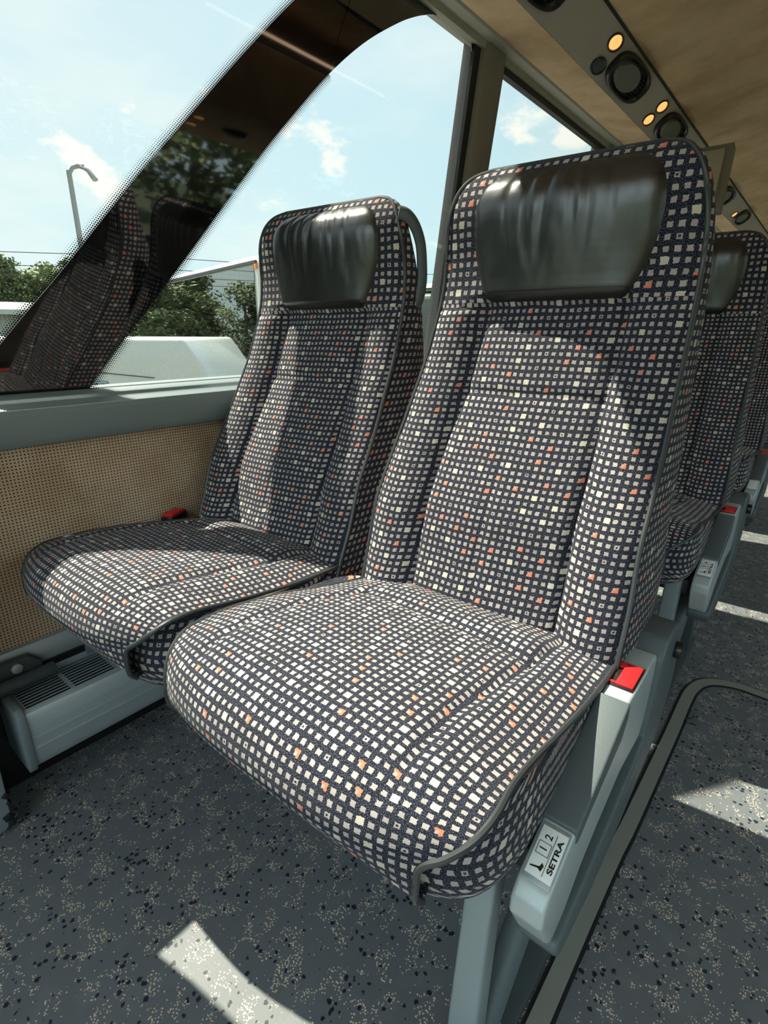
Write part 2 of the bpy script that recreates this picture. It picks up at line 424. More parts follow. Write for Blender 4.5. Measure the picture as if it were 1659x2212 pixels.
# --- glazing of the left side
def slab(poly, off, th):
    """polygon given as (y, z) in the leaning window plane -> thin solid"""
    n = len(poly); A = [(gx(z) + off, y, z) for y, z in poly]; B = [(gx(z) + off - th, y, z) for y, z in poly]
    return A + B, [tuple(range(n)), tuple(range(n, 2 * n))[::-1]] + [(i, i + n, (i + 1) % n + n, (i + 1) % n) for i in range(n)]
bandL = [(0.05, 0.545), (0.329, 0.861), (0.439, 0.980), (0.547, 1.102), (0.626, 1.190), (0.691, 1.258), (0.751, 1.322), (0.818, 1.393), (0.893, 1.470), (0.978, 1.553), (1.08, 1.645), (1.20, 1.74)]
bandR = [(0.410, 0.700), (0.470, 0.774), (0.541, 0.858), (0.640, 0.968), (0.725, 1.064), (0.815, 1.168), (0.909, 1.275), (1.008, 1.378), (1.076, 1.446), (1.149, 1.510), (1.215, 1.561), (1.285, 1.607), (1.368, 1.655), (1.456, 1.693), (1.554, 1.718), (1.626, 1.722), (1.662, 1.712), (1.680, 1.685)]
bandL = smooth_tab(bandL, 4); bandR = smooth_tab(bandR, 4)
# big panes
w1 = MB(); v, f = slab([(Y0, 0.76), (1.715, 0.76), (1.715, 1.76), (1.2, 1.76), (1.1, 2.06), (Y0, 2.06)], -0.004, 0.005); w1.add(v, f)
win1 = struct(w1.build('window_1', M['glass'], smooth=False))
# printed black band: a strip between the two curves, closed at the top and right
bm_ = MB()
L = [q for q in bandL if q[1] >= 0.72]; R = [q for q in bandR if q[1] >= 0.75]
def resample(pts, n):
    d = [0]
    for a, c in zip(pts[:-1], pts[1:]): d.append(d[-1] + math.dist(a, c))
    out = []
    for k in range(n):
        s_ = d[-1] * k / (n - 1); i = 0
        while i < len(d) - 2 and d[i + 1] < s_: i += 1
        t_ = (s_ - d[i]) / max(d[i + 1] - d[i], 1e-9)
        out.append(tuple(pts[i][j] + (pts[i + 1][j] - pts[i][j]) * t_ for j in range(2)))
    return out
NB = 70
Lr = resample([(0.24, 0.762)] + L + [(1.20, 1.76)], NB)
i_low = [q for q in R if q[0] <= 1.10]; i_hi = [i_low[-1]] + [q for q in R if q[0] > 1.10]
Rr = resample([(0.460, 0.762)] + i_low, NB)
def strip(b_, A, B, off=0.0, th=0.004):
    n = len(A)
    rows = [[(gx(a[1]) + off, *a), (gx(c[1]) + off, *c), (gx(c[1]) + off - th, *c), (gx(a[1]) + off - th, *a)] for a, c in zip(A, B)]
    b_.grid(rows, closed=True)
    o = len(b_.v) - 4 * n; b_.f.append((o, o + 1, o + 2, o + 3)); o = len(b_.v) - 4; b_.f.append((o + 3, o + 2, o + 1, o))
strip(bm_, Lr, Rr)
hi = resample(i_hi, 40)
top = resample([Lr[-1], (1.72, 1.76)], 40)
strip(bm_, top, hi)
strip(bm_, [(1.715, 1.76), (1.715, 0.762)], [(1.682, 1.76), (1.697, 0.762)])
band = bm_.build('printed_band', M['frit'], win1, smooth=False)
band['label'] = 'glossy black printed band sweeping diagonally across the glass'
# halftone dots along both edges of the band
dots = MB()
def edge_dots(pts, sign, rows=5):
    d = 0.0044
    n = int(sum(math.dist(a, c) for a, c in zip(pts[:-1], pts[1:])) / d)
    P = resample(pts, n)
    for i in range(1, n - 1):
        tx, tz = P[i + 1][0] - P[i - 1][0], P[i + 1][1] - P[i - 1][1]; l = math.hypot(tx, tz); nx, nz = -tz / l * sign, tx / l * sign
        for k in range(rows):
            s_ = (0.0034 * (1 - (k + 0.2) / (rows + 0.4)))
            cy = P[i][0] + nx * (k + 0.5) * 0.0038 + (tx / l) * d * 0.5 * (k % 2); cz = P[i][1] + nz * (k + 0.5) * 0.0038 + (tz / l) * d * 0.5 * (k % 2)
            if cz < 0.765: continue
            q = [(cy + s_ * 0.5 * a, cz + s_ * 0.5 * c) for a, c in ((-1, -1), (1, -1), (1, 1), (-1, 1))]
            vv = [(gx(z) - 0.001, y, z) for y, z in q]; dots.add(vv, [(0, 1, 2, 3)])
edge_dots(Lr, 1); edge_dots(Rr, -1)
dd = dots.build('printed_dots', M['frit'], win1, smooth=False, fix=False); dd['kind'] = 'stuff'

def pane(n_, y0, y1, z0=0.76, z1=1.76, mat='glass'):
    w = MB(); v_, f_ = slab([(y0, z0), (y1, z0), (y1, z1), (y0, z1)], -0.004, 0.005); w.add(v_, f_)
    o = struct(w.build('window_%d' % n_, M[mat], smooth=False))
    fr = MB()
    for a, c in (((y0 - .004, z0), (y0 + .018, z1)), ((y1 - .018, z0), (y1 + .004, z1)), ((y0, z1 - .078), (y1, z1)), ((y0, z0), (y1, z0 + .014))):
        v_, f_ = slab([(a[0], a[1]), (c[0], a[1]), (c[0], c[1]), (a[0], c[1])], 0.010, 0.022); fr.add(v_, f_)
    fr.build('window_frame', M['rubber'], o, smooth=False)
    return o
pane(2, 1.845, 2.885); pane(3, 2.97, 4.40); pane(4, 4.50, 6.1); pane(5, 6.2, Y1)
# pillars between the panes
def pillar(n_, y0, y1, z1=1.74):
    p = MB()
    rows = []
    for z in (0.76, 1.0, 1.25, 1.5, z1):
        x = gx(z); rows.append([(x - .06, y0, z), (x + .012, y0, z), (x + .030, y0 + .012, z), (x + .030, y1 - .012, z), (x + .012, y1, z), (x - .06, y1, z)])
    p.grid(rows, closed=True); struct(p.build('trim_%d' % n_, M['pillar'], angle=60))
pillar(3, 1.718, 1.845); pillar(4, 2.885, 2.97); pillar(5, 4.40, 4.50); pillar(6, 6.1, 6.2)
b = MB(); v, f = slab([(1.696, 0.76), (1.722, 0.76), (1.722, 1.745), (1.682, 1.745)], 0.006, 0.012); b.add(v, f); struct(b.build('trim_7', M['rubber'], smooth=False))
b = MB(); v, f = slab([(Y0, 0.758), (1.72, 0.758), (1.72, 0.775), (Y0, 0.775)], 0.006, 0.014); b.add(v, f); struct(b.build('trim_8', M['rubber'], smooth=False))

# --- overhead: trim, cloth strip, console, rack underside
YO = 1.08
def lane(name, poly, mat, y0=YO, y1=Y1, bev=0.0015):
    p = MB(); p.prism(poly, y0, y1, axis=1); return struct(p.build(name, mat, bevel=bev))
lane('trim_9', [(gx(1.69) - .02, 1.705), (gx(1.70) + .018, 1.700), (-1.000, 1.715), (-0.958, 1.710), (-0.950, 1.716), (-0.952, 1.76), (gx(1.7) - .02, 1.78)], M['trim'])
lane('trim_10', [(-0.953, 1.716), (-0.945, 1.711), (-0.90, 1.700), (-0.85, 1.688), (-0.802, 1.680), (-0.79, 1.70), (-0.80, 1.76), (-0.95, 1.76)], M['suede'], bev=0.0)
PS0, PS1 = Vector((-0.800, 0, 1.680)), Vector((-0.692, 0, 1.761))
console_poly = [(PS0.x, PS0.z), (PS1.x, PS1.z), (PS1.x - .01, PS1.z + .03), (PS0.x - .02, PS0.z + .05)]
lane('ceiling_console', console_poly, M['psu'], bev=0.0)
bpy.data.objects['ceiling_console'].name = 'trim_11'
lane('ceiling_rack', [(-0.690, 1.766), (-0.62, 1.782), (-0.45, 1.815), (-0.30, 1.852), (-0.22, 1.885), (-0.20, 1.94), (-0.30, 2.0), (-0.70, 1.92)], M['suede'], bev=0.0)
lane('trim_12', [(-0.693, 1.759), (-0.688, 1.764), (-0.688, 1.775), (-0.70, 1.775)], M['rubber'], bev=0.0)
# main ceiling and front roof
b = MB(); b.box2((-1.05, Y0, 2.06), (1.30, Y1, 2.12)); struct(b.build('ceiling', M['suede'], smooth=False))
b = MB(); b.box2((-1.08, YO, 1.73), (-0.97, Y1, 2.08)); b.box2((-1.06, YO - .02, 1.78), (-0.20, YO, 2.06)); struct(b.build('wall_upper_left', M['trim'], smooth=False))
# right-hand side of the coach (only ever seen in reflections, lets the daylight in)
b = MB(); b.box2((1.39, Y0, 0.0), (1.45, Y1, 0.76)); struct(b.build('wall_right', M['weave'], smooth=False))
b = MB()
b.box2((1.38, Y0, 0.76), (1.43, Y1, 0.79)); b.box2((1.33, Y0, 1.41), (1.45, Y1, 2.08))
for y in (Y0, 1.0, 3.9, 5.9, Y1 - .1): b.box2((1.36, y, .76), (1.42, y + .10, 1.42))
struct(b.build('trim_13', M['pillar'], smooth=False))
b = MB(); b.box2((1.395, Y0, 0.79), (1.40, Y1, 1.41)); struct(b.build('window_6', M['clear'], smooth=False))
b = MB(); b.prism([(1.33, 1.40), (0.80, 1.483), (0.74, 1.52), (0.74, 1.86), (1.33, 1.95)], Y0 + .9, Y1, axis=1); struct(b.build('wall_upper_right', M['suede'], bevel=0.01))
def zr(x): return 1.40 + (1.33 - x) * .157
for k, (x, y) in enumerate(((0.93, 2.03), (1.10, 2.09))):
    t_ = empty('reading_lamp', (x, y, zr(x))); b = MB(); b.tube([(0, 0, .004), (0, 0, -.004)], .026, 20); b.build('lens', M['lamp_on'], t_)
    tag(t_, ['upper amber lamp mirrored in the black glass band', 'lower amber lamp mirrored in the black glass band'][k], 'lamp', 'mirrored amber lamps')
t_ = empty('air_vent', (0.99, 2.30, zr(.99))); b = MB(); b.tube([(0, 0, .004), (0, 0, -.02)], [.085, .07], 28); b.build('bezel', M['black'], t_)
b = MB(); b.tube([(0, 0, -.01), (0, 0, -.026)], [.045, .042], 24); b.build('dial', M['darkgrey'], t_)
tag(t_, 'round air vent mirrored in the black glass band', 'air vent')
t_ = empty('strip_light', (0.73, 1.0, 1.905)); b = MB(); b.box((0, 1.6, 0), (.012, 1.35, .012)); b.build('tube', M['tube'], t_); b = MB(); b.box((.014, 1.6, 0), (.016, 1.37, .02)); b.build('housing', M['trim'], t_)
tag(t_, 'slim warm strip light mirrored as a bright streak in the window glass', 'light')
b = MB(); b.box2((-1.2, Y1, 0), (1.45, Y1 + .05, 2.1)); struct(b.build('wall_back', M['weave'], smooth=False))
b = MB(); b.box2((-1.2, Y0 - .05, 0), (1.45, Y0, 0.55)); struct(b.build('wall_front', M['pillar'], smooth=False))

# --- floor edging strip (raised aluminium profile) with the rounded turn
def ribbon(path, w, z0, z1):
    path = [Vector((*p, 0)) for p in path]; A, B = [], []
    for i, p in enumerate(path):
        t_ = (path[min(i + 1, len(path) - 1)] - path[max(i - 1, 0)]).normalized(); n_ = Vector((-t_.y, t_.x, 0))
        A.append(p + n_ * w / 2); B.append(p - n_ * w / 2)
    rows = [[(a.x, a.y, z0), (a.x, a.y, z1), (c.x, c.y, z1), (c.x, c.y, z0)] for a, c in zip(A, B)]
    r_ = MB(); r_.grid(rows, closed=True); return r_
path = [(-0.127, Y0), (-0.124, 0.5), (-0.116, 0.9), (-0.110, 1.20), (-0.109, 1.33), (-0.105, 1.395), (-0.090, 1.445), (-0.060, 1.475), (-0.01, 1.492), (0.05, 1.490), (0.30, 1.485)]
path = smooth_tab(path, 6)
sb = ribbon(path, 0.036, FZ - 0.001, FZ + 0.0025).build('trim_14', M['rubber'], smooth=False); struct(sb)
s2 = ribbon(path, 0.0255, FZ, FZ + 0.004).build('trim_15', M['strip'], smooth=False); struct(s2)

# ------------------------------------------------------------------ heater along the wall
ht = empty('heater', (-1.0, 0.19, 0.0)); tag(ht, 'grey metal floor heater with slotted top grille below the window wall', 'heater')
def loc(o, r): o.location = -Vector(r.location)
y0h, y1h = 0.200, 6.0
prof = [(-1.112, 0.215), (-1.106, 0.222), (-1.012, 0.228), (-1.000, 0.222), (-0.998, 0.210), (-1.000, 0.125), (-1.004, 0.110), (-1.016, 0.106), (-1.112, 0.106)]
b = MB()
b.prism([(-1.014, 0.228), (-1.001, 0.224), (-0.998, 0.212), (-1.000, 0.122), (-1.006, 0.107), (-1.112, 0.106), (-1.112, 0.112), (-1.012, 0.113), (-1.006, 0.124), (-1.004, 0.21), (-1.012, 0.220)], y0h, y1h, axis=1)
for zz in (0.192, 0.170, 0.148): b.box2((-1.0005, y0h, zz), (-0.9975, y1h, zz + 0.0018))
o = b.build('housing', M['alu'], ht, bevel=0.0008); loc(o, ht)
b = MB(); b.prism([(-1.114, 0.232), (-1.012, 0.234), (-0.996, 0.226), (-0.993, 0.212), (-0.996, 0.118), (-1.003, 0.101), (-1.016, 0.100), (-1.114, 0.100)], y0h - 0.014, y0h, axis=1)
o = b.build('end_cap', M['grey'], ht, bevel=0.002); loc(o, ht)
b = MB()      # grille: bars running lengthwise in blocks with rounded cross webs
gw0, gw1 = -1.106, -1.014; nb = 9
for k in range(nb + 1):
    x = gw0 + (gw1 - gw0) * k / nb; b.box2((x - 0.0019, y0h, 0.2250), (x + 0.0019, y1h, 0.2262))
yy = y0h
while yy < 3.0:
    b.box2((gw0, yy, 0.2248), (gw1, yy + 0.008, 0.2264)); yy += 0.085
o = b.build('grille', M['alu'], ht, smooth=False); loc(o, ht)
b = MB(); b.box2((-1.11, y0h, 0.115), (-1.014, y1h, 0.165)); o = b.build('heating_core', M['black'], ht, smooth=False); loc(o, ht)

# hinge block and screw on the rail
hb = empty('hinge_bracket', (-1.10, 0.22, 0.25)); tag(hb, 'dark grey hinge bracket with round screw on the wall rail above the heater', 'bracket')
b = MB(); b.prism([(0.12, 0.235), (0.262, 0.238), (0.270, 0.262), (0.250, 0.285), (0.12, 0.288)], -1.112, -1.094); o = b.build('plate', M['shell'], hb, bevel=0.004); loc(o, hb)
b = MB(); b.cyl((-1.082, 0.10, 0.245), (-1.082, 0.285, 0.245), 0.014, 20); o = b.build('barrel', M['shell'], hb, bevel=0.002); loc(o, hb)
b = MB(); b.cyl((-1.096, 0.225, 0.270), (-1.088, 0.225, 0.270), 0.010, 16); o = b.build('screw', M['alu'], hb, bevel=0.002); loc(o, hb)
b = MB(); b.box2((-1.114, 0.10, 0.238), (-1.1085, 0.362, 0.252)); o = b.build('slot', M['black'], hb, smooth=False); loc(o, hb)
b = MB(); b.box2((-1.110, 0.352, 0.232), (-1.100, 0.40, 0.268)); o = b.build('clip', M['grey'], hb, bevel=0.003); loc(o, hb)
b = MB(); b.cyl((-1.102, 0.382, 0.250), (-1.096, 0.382, 0.250), 0.007, 14); o = b.build('screw', M['alu'], hb, bevel=0.001); loc(o, hb)

# grey partition foot at the left edge
pf = empty('partition_panel', (-1.0135, 0.0, FZ)); tag(pf, 'pale grey painted partition panel with a chipped lower corner on the floor', 'partition')
b = MB(); b.prism([(-.62, FZ + .03), (.106, FZ + .004), (.132, FZ + .010), (.142, FZ + .030), (.145, FZ + .10), (.150, .30), (.164, .53), (.181, .75), (.188, .98), (.16, 1.02), (-.62, 1.02)], -1.022, -1.005)
o = b.build('board', M['leg'], pf, bevel=0.003); loc(o, pf)
b = MB()
for y, z, w in ((.141, FZ + .018, .012), (.137, FZ + .034, .014), (.144, FZ + .062, .008), (.143, FZ + .080, .012), (.077, FZ + .016, .010)): b.box((-1.0135, y, z), (.0195, w, w * 1.3), Matrix.Rotation(z * 9, 3, 'X'))
o = b.build('worn_edge', M['rubber'], pf, bevel=0.003); loc(o, pf)

# ================================================================== SEATS
# local frame: x = 0 at the seat centre, y and z as in the coach (row one)
XC = -0.352
XR = smooth_tab([(-.45, -.136), (-.43, -.137), (-.35, -.139), (-.28, -.145), (-.2, -.148), (-.1, -.153), (0, -.157), (.07, -.159), (.14, -.163), (.18, -.170), (.205, -.178), (.225, -.190), (.24, -.207), (.247, -.235)])
XL = smooth_tab([(-.45, -.545), (-.43, -.548), (-.35, -.560), (-.28, -.568), (-.2, -.568), (-.1, -.560), (0, -.553), (.07, -.547), (.14, -.545), (.18, -.541), (.205, -.534), (.225, -.524), (.24, -.507), (.247, -.478)])
YF = smooth_tab([(-.45, .630), (-.43, .640), (-.40, .652), (-.35, .677), (-.31, .695), (-.27, .713), (-.23, .737), (-.17, .771), (-.10, .806), (-.045, .833), (.02, .856), (.068, .868), (.11, .872), (.144, .871), (.18, .869), (.205, .871), (.225, .877), (.24, .886), (.247, .893)])
YB = smooth_tab([(-.45, .86), (-.38, .93), (-.28, .955), (-.1, .965), (0, .96), (.09, .94), (.15, .918), (.2, .908), (.23, .908), (.247, .902)])
SH = 0.08
def y_front(x, z):               # x local, z relative to the eye
    xl, xr = interp(XL, z) - XC, interp(XR, z) - XC
    mid, half = (xl + xr) / 2, (xr - xl) / 2
    n = max(-1, min(1, (x - mid) / half)); a = abs(n)
    y = interp(YF, z) + SH * (x - 0.2)
    up = min(1, max(0, (z - 0.03) / 0.03)); lo = 1 - up
    edge = 0.55 + 0.03 * max(0, (-z - .1) / .3)
    if a < edge: c = 0.010 - 0.011 * (1 - (a / edge) ** 2)
    else: c = 0.010 * (1 - (a - edge) / (1 - edge)) - 0.017 * math.sin(PI * min(1, (a - edge) / (1 - edge))) ** 0.9
    c += 0.0075 * gauss(a - edge, 0.03)
    if a < edge: c += 0.006 * gauss(z + .092, .006) - 0.006 * gauss(z + .03, .05) - 0.007 * gauss(z + .22, .10)
    if a < 0.1 and z < -.12: c += 0.004 * gauss(n + .03, .02) * min(1, (-.12 - z) / .1)
    hd = -0.012 * (1 - a ** 2.5) 
    topf = min(1, max(0, (0.247 - z) / 0.05)) ** 0.6
    r = c * lo + hd * up * topf
    r += 0.006 * gauss(z - .043, .005) * (1 - a ** 24)
    r += 0.004 * max(0, (a - 0.95) / 0.05)
    return y + r
ZR = [-.45 + (.205 + .45) * i / 92 for i in range(93)] + [.205 + .042 * math.sin(PI / 2 * k / 14) for k in range(1, 15)]
def backrest_mesh():
    b = MB(); rows, uvs = [], []
    vlen = 0; prev = None; vl0 = None
    def make(z, kf, vk, vs):
        xl, xr = interp(XL, z) - XC, interp(XR, z) - XC
        yb = interp(YB, z); row, uv = [], []; nf = 56; ns = 8
        for i in range(nf + 1):
            x = xl + (xr - xl) * i / nf; row.append((x, y_front(x, z), z + H)); uv.append(((x + 1.0) * kf, vk))
        yr_, yl_ = row[-1][1], row[0][1]
        for k in range(0, ns + 1):
            t_ = k / ns; y = yr_ + (yb - yr_) * t_; bul = 0.007 * math.sin(PI * t_) - 0.022 * t_ ** 5
            row.append((xr + bul, y, z + H)); uv.append(((xr + 1 + (y - yr_)) * .80 + 4, vs))
        for k in range(0, 13):
            t_ = k / 12; x = (xr - .022) + (xl - xr + .044) * t_; row.append((x, yb + 0.012 * math.sin(PI * t_) * min(1, (.25 - z) * 10), z + H)); uv.append((3 - x, vs))
        for k in range(0, ns + 1):
            t_ = 1 - k / ns; y = yl_ + (yb - yl_) * t_; bul = -0.007 * math.sin(PI * t_) + 0.022 * t_ ** 5
            row.append((xl + bul, y, z + H)); uv.append(((xl + 1 - (y - yl_)) * .80 + 7, vs))
        rows.append(row); uvs.append(uv)
    for z in ZR:
        yc = interp(YF, z)
        if prev is not None: vlen += math.hypot(z - prev[0], yc - prev[1])
        prev = (z, yc)
        if vl0 is None and z >= .043:
            vl0 = vlen; make(z, 1.0, vlen, vlen * .80)
        if vl0 is None: make(z, 1.0, vlen, vlen * .80)
        else: make(z, .76, vl0 + (vlen - vl0) * .76 + .3, vlen * .80)
    b.grid(rows, uvs, closed=True)
    n = len(rows[0]); m = len(b.v) - n
    b.f.append(tuple(range(n))[::-1]); b.f.append(tuple(m + k for k in range(n)))
    return b
def back_piping():
    P = []
    for z in ZR: P.append((interp(XL, z) - XC - .001, y_front(interp(XL, z) - XC, z) - .001, z + H))
    for z in ZR[::-1]: P.append((interp(XR, z) - XC + .001, y_front(interp(XR, z) - XC, z) - .001, z + H))
    b = MB(); b.tube(P, 0.0036, 8); return b
PW = smooth_tab([(.0465, .088), (.049, .104), (.055, .1115), (.08, .1235), (.11, .134), (.14, .140), (.17, .1415), (.195, .138), (.213, .130), (.225, .118), (.232, .104), (.2355, .088)])
def pad_mesh():
    b = MB(); rows, uvs = [], []
    zs = [.0465 + .002 * k for k in range(5)] + [.0565 + (.222 - .0565) * k / 40 for k in range(41)] + [.2245, .227, .2295, .232, .234, .2355]
    for z in zs:
        w = interp(PW, z); row, uv = [], []
        tz = min(1, (z - .0465) / .016, (.2355 - z) / .02); ez = max(0, tz) ** 0.5
        nx = 48
        for i in range(nx + 1):
            u = -1 + 2 * i / nx; x = 0.0 + u * w
            eu = max(0, 1 - abs(u) ** 14) ** 0.5
            # creases gathered under the top seam
            cr = 0
            for c0, sl, wd, dp in ((-.35, .10, .03, .0030), (-.1, -.15, .04, .0034), (.12, .2, .028, .0030), (.3, .05, .04, .0030), (.55, -.1, .03, .0024), (-.6, .2, .04, .0024)):
                cr += dp * gauss(u - c0 - sl * (.2355 - z) * 4, wd) * max(0, min(1, (z - .09) / .08))
            zz = (z - .141) / .0945
            y = y_front(x, z) - (0.019 * ez * eu * (0.42 + 0.58 * (1 - u * u) * (1 - .8 * zz * zz))) + 0.0035 * (1 - ez * eu) + cr
            row.append((x, y, z + H)); uv.append((x, z))
        rows.append(row); uvs.append(uv)
    b.grid(rows, uvs); return b

CL = [(-.545, .67, -.408), (-.552, .61, -.400), (-.572, .54, -.394), (-.600, .48, -.391), (-.617, .42, -.389), (-.622, .37, -.388), (-.614, .325, -.386), (-.597, .292, -.392), (-.586, .275, -.408), (-.580, .268, -.428), (-.578, .266, -.445), (-.575, .268, -.460), (-.572, .276, -.469)]
CR = [(-.139, .67, -.414), (-.138, .61, -.412), (-.140, .54, -.409), (-.143, .47, -.401), (-.146, .41, -.393), (-.144, .36, -.383), (-.139, .315, -.378), (-.145, .290, -.387), (-.160, .275, -.402), (-.178, .266, -.417), (-.181, .264, -.438), (-.182, .266, -.458), (-.181, .275, -.469)]
CB = [(0, .010), (0, .020), (0, .027), (0, .031), (0, .031), (-.004, .028), (-.014, .022), (-.028, .012), (-.030, .002), (-.025, -.004), (-.014, -.004), (-.004, -.003), (.002, -.002)]
def cushion_cover():
    Ls, Rs, Bs = smooth_tab(CL, 7), smooth_tab(CR, 7), smooth_tab(CB, 7)
    b = MB(); rows, uvs = [], []; vlen = 0; prev = None
    N = len(Ls)
    for j in range(N):
        l, r, bb = Ls[j], Rs[j], Bs[j]; row, uv = [], []
        my, mz = (l[1] + r[1]) / 2 + bb[0], (l[2] + r[2]) / 2 + bb[1]
        if prev: vlen += math.hypot(my - prev[0], mz - prev[1])
        prev = (my, mz); nx = 64
        topness = max(0, min(1, (0.40 - j / N) / 0.1 + .5)) if j / N > .3 else 1
        for i in range(nx + 1):
            u = i / nx; a = abs(2 * u - 1); k = (1 - a ** 3.2)
            x = l[0] + (r[0] - l[0]) * u - XC; y = l[1] + (r[1] - l[1]) * u + bb[0] * k; z = l[2] + (r[2] - l[2]) * u + bb[1] * k
            t_ = j / N
            if t_ < .60:
                f_ = min(1, (.60 - t_) / .15)
                g = 0.006 * gauss(a - .66, .03) * f_
                if a < .66: g += 0.006 * gauss(y - .555, .008) - 0.006 * gauss(y - .60, .03)
                if y < .55: g += 0.004 * (1 - a * a) * gauss(y - .47, .08)
                z -= g
            row.append((x, y, z + H)); uv.append((x + 1.0 if a < 2 else 0, vlen + 5.0))
        rows.append(row); uvs.append(uv)
    rows.append([(p[0], p[1] + .014, p[2] + .001) for p in rows[-1]]); uvs.append([(q[0], q[1] + .014) for q in uvs[-1]])
    b.grid(rows, uvs)
    # turned-under hem so the cover has thickness
    return b, Ls, Rs
def cushion_body():
    b = MB(); rows, uvs = [], []
    ts = [0, .05, .15, .3, .45, .6, .72, .82, .9, .96, 1.0]
    gs = [-.004, -.001, .0, .001, .002, .001, -.002, -.007, -.015, -.026, -.045]
    zr_ = sorted([(p[1], p[2]) for p in smooth_tab(CR, 4) if p[1] > .285]); zl_ = sorted([(p[1], p[2]) for p in smooth_tab(CL, 4) if p[1] > .285])
    cx_, cy_, hx, hy = (-.602 - .137) / 2 - XC, (.282 + .665) / 2, (.602 - .137) / 2, (.665 - .282) / 2
    n = 104
    for t_, g in zip(ts, gs):
        row, uv, s_ = [], [], 0; prev = None
        for k in range(n):
            th = 2 * PI * (k + .5) / n; c, s = math.cos(th), math.sin(th); e = 2 / 5.5
            sy_ = math.copysign(abs(s) ** e, s)
            x = cx_ + math.copysign(abs(c) ** e, c) * (hx + g); y = cy_ + sy_ * (hy + g)
            w = max(0, min(1, (x - cx_) / hx * .5 + .5))
            zt = (interp(zr_, y) * w + interp(zl_, y) * (1 - w)) - .006
            if y < .30: zt -= .02 * (.30 - y) / .02
            zb = -.533 + max(0, .385 - y) * 0.12
            z = zt + (zb - zt) * t_
            if prev: s_ += math.hypot(x - prev[0], y - prev[1])
            prev = (x, y); row.append((x, y, z + H)); uv.append(((s_ + .003) * .84, -z * .84))
        rows.append(row); uvs.append(uv)
    b.grid(rows, uvs, closed=True); m = len(b.v) - n; b.f.append(tuple(m + k for k in range(n))); b.f.append(tuple(range(n))[::-1])
    return b
def prism_bev(poly, x0, x1, mat, name, parent, bev=0.006, seg=3):
    b = MB(); b.prism([(y, z + H) for y, z in poly], x0 - XC, x1 - XC)
    return b.build(name, mat, parent, bevel=bev, seg=seg)

def text_mesh(txt, size, name, parent, mat, origin, d_right, d_up, xs=1.0, bold=0.0):
    cu = bpy.data.curves.new('tmp', 'FONT'); cu.body = txt; cu.size = size; cu.align_x = 'CENTER'; cu.align_y = 'CENTER'; cu.extrude = 0.00012; cu.offset = bold
    o = bpy.data.objects.new('tmp', cu); COL.objects.link(o)
    dg = bpy.context.evaluated_depsgraph_get(); me = bpy.data.meshes.new_from_object(o.evaluated_get(dg))
    bpy.data.objects.remove(o); r = Vector(d_right).normalized(); u = Vector(d_up).normalized(); n = r.cross(u)
    me.transform(Matrix(((r.x * xs, u.x, n.x, origin[0]), (r.y * xs, u.y, n.y, origin[1]), (r.z * xs, u.z, n.z, origin[2]), (0, 0, 0, 1))))
    me.materials.clear(); me.materials.append(mat); ob = bpy.data.objects.new(name, me); COL.objects.link(ob); ob.parent = parent
    return ob

def base_seat(name='coach_seat'):
    root = empty(name, (0, 0, 0))
    cov, Ls, Rs = cushion_cover()
    cu = cushion_body().build('cushion', M['fabric'], root, angle=60)
    cv = cov.build('cushion_cover', M['fabric'], root, angle=60, fix=False)
    for S_, sg in ((Rs, .0005), (Ls, -.0005)):
        pp = MB(); pp.tube([(p[0] - XC + sg, p[1], p[2] + H - .001) for p in S_], 0.0036, 8); pp.build('piping', M['piping'], cv)
    b = MB(); b.box2((-.17, .42, .338), (.16, .84, .356)); b.build('seat_pan', M['black'], root, bevel=.004)
    br = backrest_mesh().build('backrest', M['fabric'], root, angle=50)
    back_piping().build('piping', M['piping'], br)
    pad_mesh().build('headrest', M['leather'], root, angle=80)['label'] = 'black leather headrest pad'
    return root

